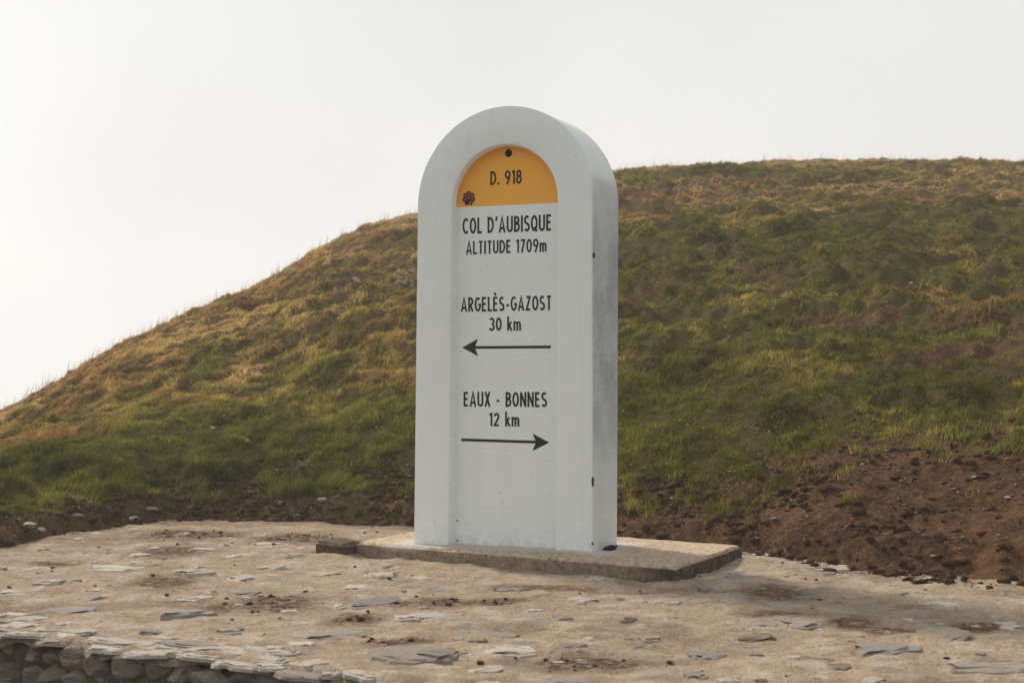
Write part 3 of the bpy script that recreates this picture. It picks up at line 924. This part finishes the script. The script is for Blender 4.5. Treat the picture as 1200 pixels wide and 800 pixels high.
# --- chips on the right front arris, small bolt holes by the reveal
def chip(u, z, y, hgt, wid):
    r_ = random.Random(int(z * 1000))
    n_ = 9
    pts = [(math.cos(2 * math.pi * k / n_) * r_.uniform(.6, 1.1), math.sin(2 * math.pi * k / n_) * r_.uniform(.7, 1.1)) for k in range(n_)]
    vv = [(u + px_ * wid * 0.5 - 0.002, y - 0.0016 - abs(px_) * 0.001, z + pz_ * hgt / 2) for px_, pz_ in pts]
    vv += [(u + px_ * wid * 0.5, y + 0.008, z + pz_ * hgt / 2) for px_, pz_ in pts]
    ff = [tuple(range(n_ - 1, -1, -1))] + [(k, (k + 1) % n_, n_ + (k + 1) % n_, n_ + k) for k in range(n_)]
    mesh_obj('paint_chip', vv, ff, MAT['chip'], ms)
for z_, h_ in ((1.575, 0.035), (0.37, 0.055), (0.045, 0.018)):
    chip(0.5295 + LEAN * z_ + (HT - HB) * z_ / ZS, z_, 0.0008, h_, 0.011)
for u_, z_ in ((-0.299, 0.13), (-0.297, 0.02)):
    disc('bolt_hole', u_ + LEAN * z_, z_, 0.005, 3, 14, REC - 0.0012, MAT['void'], ms, 0.1)

lump = mesh_obj('black_lump', *(lambda m_: ([tuple(v.co) for v in m_.vertices], [tuple(p.vertices) for p in m_.polygons]))(rock_mesh(5, 2)), MAT['void'], None, True)
lump.scale = (0.085, 0.16, 0.035); lump.rotation_euler = (0, 0, R(-23)); lump.location = (0.535, 8.52, 0.083)
tag(lump, 'small black lump on the slab at the foot of the milestone flank', 'lump')

# ------------------------------------------------------------------ loose stones on the slope
loose_px = [(35, 617, 20), (50, 622, 14), (92, 605, 14), (158, 608, 14), (179, 597, 16), (267, 614, 11), (329, 590, 10), (379, 586, 14), (458, 582, 10),
            (1180, 584, 10), (1092, 652, 8), (908, 609, 10), (788, 584, 8), (1058, 565, 9), (826, 605, 9), (1140, 560, 8), (1010, 545, 8)]
for k, (px, py, w) in enumerate(loose_px):
    x, y, z = hit(px, py)
    w = w * y / F_PX * 1.1
    o = put('loose_stone', ROCK['g' if k % 3 else 'p'][k % 8], (x, y, z + 0.006), (w * 1.15, w * 0.8, w * 0.42), random.uniform(-0.6, 0.6), 0.2)
    tag(o, 'small flat stone half sunk in the bare brown earth below the grass', 'stone', 'loose stones in the bare earth')
for k in range(12):
    x, y, z = hit(random.uniform(412, 484), random.uniform(318, 338))
    w = random.uniform(0.05, 0.10)
    o = put('rock', ROCK[random.choice(['wall', 'wall', 'b'])][k % 8], (x, y, z + w * 0.12), (w * 1.3, w, w * 0.7), random.uniform(0, 6), 0.4)
    tag(o, 'grey rock in the small bare scar high on the grassy slope', 'rock', 'grey rocks in the scar on the slope')
for (px, py) in ((290, 521), (250, 506), (1068, 336)):
    x, y, z = hit(px, py)
    o = put('pebble', ROCK['p'][3], (x, y, z + 0.03), (0.055, 0.045, 0.03), 1.0, 0.3)
    tag(o, 'small white stone lying in the grass of the slope', 'stone', 'white stones in the grass')

# ------------------------------------------------------------------ crumbled earth: clods on the bare band and on the terrace
def lumps(name, x, y, z, s, mat, label, cat, flat=0.65):
    phi = (1 + 5 ** 0.5) / 2
    iv = np.array([(-1, phi, 0), (1, phi, 0), (-1, -phi, 0), (1, -phi, 0), (0, -1, phi), (0, 1, phi), (0, -1, -phi), (0, 1, -phi), (phi, 0, -1), (phi, 0, 1), (-phi, 0, -1), (-phi, 0, 1)]) / 1.9
    fi = np.array([(0, 11, 5), (0, 5, 1), (0, 1, 7), (0, 7, 10), (0, 10, 11), (1, 5, 9), (5, 11, 4), (11, 10, 2), (10, 7, 6), (7, 1, 8), (3, 9, 4), (3, 4, 2), (3, 2, 6), (3, 6, 8), (3, 8, 9), (4, 9, 5), (2, 4, 11), (6, 2, 10), (8, 6, 7), (9, 8, 1)])
    n_ = len(x)
    v_ = iv[None] * rng.uniform(0.35, 1.3, (n_, 12, 1)) * s[:, None, None]
    v_ = v_ * np.stack([rng.uniform(0.8, 1.5, n_), rng.uniform(0.8, 1.3, n_), np.full(n_, flat)], -1)[:, None]
    an = rng.uniform(0, 6.28, n_); c_, s_ = np.cos(an)[:, None], np.sin(an)[:, None]
    v_ = np.stack([v_[..., 0] * c_ - v_[..., 1] * s_, v_[..., 0] * s_ + v_[..., 1] * c_, v_[..., 2]], -1)
    v_ = v_ + np.stack([x, y, z], -1)[:, None]
    ff_ = (fi[None] + (np.arange(n_) * 12)[:, None, None]).reshape(-1, 3)
    o = link_mesh(name, np_mesh(name, v_.reshape(-1, 3), ff_, 3), mat)
    return tag(o, label, cat, kind='stuff')
n_ = 24000
t_ = rng.uniform(-0.40, 0.40, n_)
y_ = toe(t_) + rng.uniform(-0.12, 1, n_) * (turf(t_) - toe(t_) + 0.4)
x_ = t_ * y_
keep = rng.uniform(0, 1, n_) < (0.25 + 0.75 * sstep(-0.15, 0.4, fbm(x_ * 2, y_ * 2, 300, 3)))
x_, y_ = x_[keep], y_[keep]
s_ = 0.004 + 0.042 * rng.uniform(0, 1, len(x_)) ** 14
z_ = np.maximum(hill_z(x_, y_), terrace_z(x_, y_) * (y_ < toe(x_ / y_) + 0.1)) + s_ * 0.15
lumps('soil_clods', x_, y_, z_, s_, MAT['clod'], 'crumbled dark earth along the foot of the slope', 'soil')
n_ = 5200
t_ = rng.uniform(-0.40, 0.40, n_)
y_ = toe(t_) + rng.uniform(0.0, 1, n_) ** 0.8 * (turf(t_) - toe(t_) + 0.5)
x_ = t_ * y_
s_ = 0.0035 + 0.011 * rng.uniform(0, 1, n_) ** 5
lumps('gravel', x_, y_, hill_z(x_, y_) + s_ * 0.5, s_, MAT['grit'], 'fine pale grit scattered in the bare earth', 'gravel', 0.6)
xs, ys = [], []
for cx, cy, rx, ry in stain_pts[:6] + stain_pts[12:14]:
    m_ = int(1300 * rx * ry) + 18
    xs.append(cx + rng.normal(0, 0.55, m_) * rx); ys.append(cy + rng.normal(0, 0.55, m_) * ry)
xs.append(rng.uniform(-3, 2.6, 420)); ys.append(rng.uniform(5.1, 10.3, 420))
x_ = np.concatenate(xs); y_ = np.concatenate(ys)
keep = ((x_ - A0[0]) * INW[0] + (y_ - A0[1]) * INW[1] > 0.15) & ~(((x_ + 0.874) * 0.588 + (y_ - 8.911) * 0.809 > -0.03) & ((x_ - 0.796) * 0.91 - (y_ - 7.70) * 0.415 < 0.03) & (y_ < 10) & (x_ > -1.1))
x_, y_ = x_[keep], y_[keep]
s_ = 0.0018 + 0.014 * rng.uniform(0, 1, len(x_)) ** 6
lumps('soil_crumbs', x_, y_, terrace_z(x_, y_) + s_ * 0.3, s_, MAT['clod'], 'dark crumbs of earth scattered over the terrace', 'soil', 0.55)

# ------------------------------------------------------------------ grass: one blade per face, leaning and tinted singly
n_ = 1950000
t_ = rng.uniform(-0.41, 0.41, n_)
Tt = toe(t_)
y_ = Tt + 0.25 + (crest(t_) + 4.0 - Tt) * rng.uniform(0, 1, n_) ** 1.15
x_ = t_ * y_
gm = grass_mask(x_, y_)
tuft = fbm(x_ * 3.1, y_ * 3.1, 401, 3)
clump = fbm(x_ * 5.5, y_ * 4.2, 405, 3, 0.6)
keep = rng.uniform(0, 1, n_) < np.maximum(gm, 0.7 * sstep(0.30, 0.50, tuft) * sstep(0.0, 0.5, y_ - toe(t_))) * (0.60 + 0.40 * sstep(-0.35, 0.15, clump))
x_, y_, tuft, clump = x_[keep], y_[keep], tuft[keep], clump[keep]
n_ = len(x_)
print('blades', n_)
z_ = hill_z(x_, y_)
L_ = y_ - toe(x_ / y_)
big = fbm(x_ * 0.55, y_ * 0.8, 411, 3)
tus = sstep(0.30, 0.62, fbm(x_ * 1.3, y_ * 1.3, 421, 3))
dry = fbm(x_ * 0.35, y_ * 0.35, 431, 4) * 0.9 + 0.75 * fbm(x_ * 2.4, y_ * 1.7, 437, 4, 0.7)
dry = dry + 0.80 * sstep(0.02, -0.27, x_ / y_) * sstep(-1.0, 8.0, L_) + 0.55 * sstep(4, 18, L_) + 0.45 * sstep(7, 0, crest(x_ / y_) - y_) - 0.22 * sstep(3, 0.5, y_ - turf(x_ / y_))  # drier left and upslope; extra straw at the crest paints its fading into mist
dryf = np.clip(sstep(-0.35, 0.95, dry) + rng.normal(0, 0.16, n_), 0, 1)
hgt = (0.020 + 0.016 * sstep(-0.4, 0.6, tuft) + 0.040 * tus + 0.018 * sstep(0, 0.5, big)) * (0.55 + 0.8 * sstep(-0.3, 0.45, clump)) * (1 - 0.40 * sstep(2, 12, L_)) * rng.uniform(0.55, 1.35, n_)
stem = rng.uniform(0, 1, n_) < 0.0012 * (0.6 * sstep(0.3, 0.9, dryf) * sstep(2, 7, L_) + 4.0 * sstep(4.0, 0.0, crest(x_ / y_) - y_))
hgt = np.where(stem, rng.uniform(0.09, 0.24, n_), hgt)
wid = (0.0028 + 0.00034 * y_) * rng.uniform(0.7, 1.4, n_)
wid = np.where(stem, wid * 0.45, wid)
an = rng.uniform(0, 2 * math.pi, n_)
lean_a = rng.uniform(0, 2 * math.pi, n_)
lean = hgt * np.abs(rng.normal(0, 0.55, n_))
lean = np.where(stem, hgt * 0.22, lean)
bx = np.cos(an) * wid; by = np.sin(an) * wid
v_ = np.zeros((n_, 3, 3), dtype=np.float32)
v_[:, 0] = np.stack([x_ - bx, y_ - by, z_ - 0.012], -1)
v_[:, 1] = np.stack([x_ + bx, y_ + by, z_ - 0.012], -1)
v_[:, 2] = np.stack([x_ + np.cos(lean_a) * lean + 0.18 * hgt, y_ + np.sin(lean_a) * lean, z_ + hgt], -1)
me = np_mesh('grass', v_.reshape(-1, 3), np.arange(3 * n_).reshape(n_, 3), 3)
green = np.array([0.092, 0.099, 0.016]); olive = np.array([0.215, 0.172, 0.040]); straw = np.array([0.39, 0.268, 0.110]); rust = np.array([0.29, 0.155, 0.060])
k = dryf[:, None]
col = np.where(k < 0.5, green + (olive - green) * (k * 2), olive + (straw - olive) * (k * 2 - 1))
rs = (sstep(-0.15, 0.4, fbm(x_ * 0.8, y_ * 0.8, 451, 3)) * sstep(0.35, 0.7, dryf) * 0.7)[:, None]
col = col + (rust - col) * rs
col = col * (1 - 0.30 * tus[:, None] * (1 - 0.5 * k))
col = np.where(stem[:, None], straw * 1.15, col)
col = col * np.clip(1.08 + 0.9 * clump + 0.65 * fbm(x_ * 1.4, y_ * 1.1, 461, 3) + 0.65 * fbm(x_ * 13, y_ * 9, 471, 2), 0.3, 1.9)[:, None]
col = col * rng.uniform(0.72, 1.28, (n_, 1)) * rng.uniform(0.92, 1.08, (n_, 3))
rgba = np.ones((n_, 3, 4), dtype=np.float32)
rgba[:, :, :3] = col[:, None, :]
a = me.attributes.new('tint', 'FLOAT_COLOR', 'POINT')
a.data.foreach_set('color', rgba.ravel())
grass = link_mesh('grass', me, MAT['grass'])
tag(grass, 'short green and straw-coloured grass covering the slope', 'grass', kind='stuff')

# tiny yellow flowers dotted through the lower turf
n_ = 260
t_ = rng.uniform(-0.36, 0.36, n_); y_ = turf(t_) + 0.2 + rng.uniform(0, 1, n_) ** 2 * 7; x_ = t_ * y_
keep = fbm(x_ * 0.7, y_ * 0.7, 500, 2) > 0.05
x_, y_ = x_[keep], y_[keep]
lumps('flowers', x_, y_, hill_z(x_, y_) + 0.09, np.full(len(x_), 0.0065), MAT['flower'], 'tiny yellow flowers dotted in the lower turf', 'flowers')

# ------------------------------------------------------------------ thin mountain mist
hm = bpy.data.materials.new('mist')
hm.use_nodes = True
ht = hm.node_tree
ht.nodes.clear()
ho = ht.nodes.new('ShaderNodeOutputMaterial')
hv = ht.nodes.new('ShaderNodeVolumePrincipled')
hv.inputs['Color'].default_value = (0.96, 0.96, 0.96, 1)
hv.inputs['Density'].default_value = 0.0025
hv.inputs['Anisotropy'].default_value = 0.3
ht.links.new(hv.outputs[0], ho.inputs['Volume'])
x0, x1, y0, y1, z0, z1 = -160, 160, -60, 140, -10.4, 12.0
hz = mesh_obj('haze', [(x0, y0, z0), (x1, y0, z0), (x1, y1, z0), (x0, y1, z0), (x0, y0, z1), (x1, y0, z1), (x1, y1, z1), (x0, y1, z1)],
              [(0, 3, 2, 1), (4, 5, 6, 7), (0, 1, 5, 4), (1, 2, 6, 5), (2, 3, 7, 6), (3, 0, 4, 7)], hm)
tag(hz, 'thin pale mist over the pass', 'haze', kind='stuff')
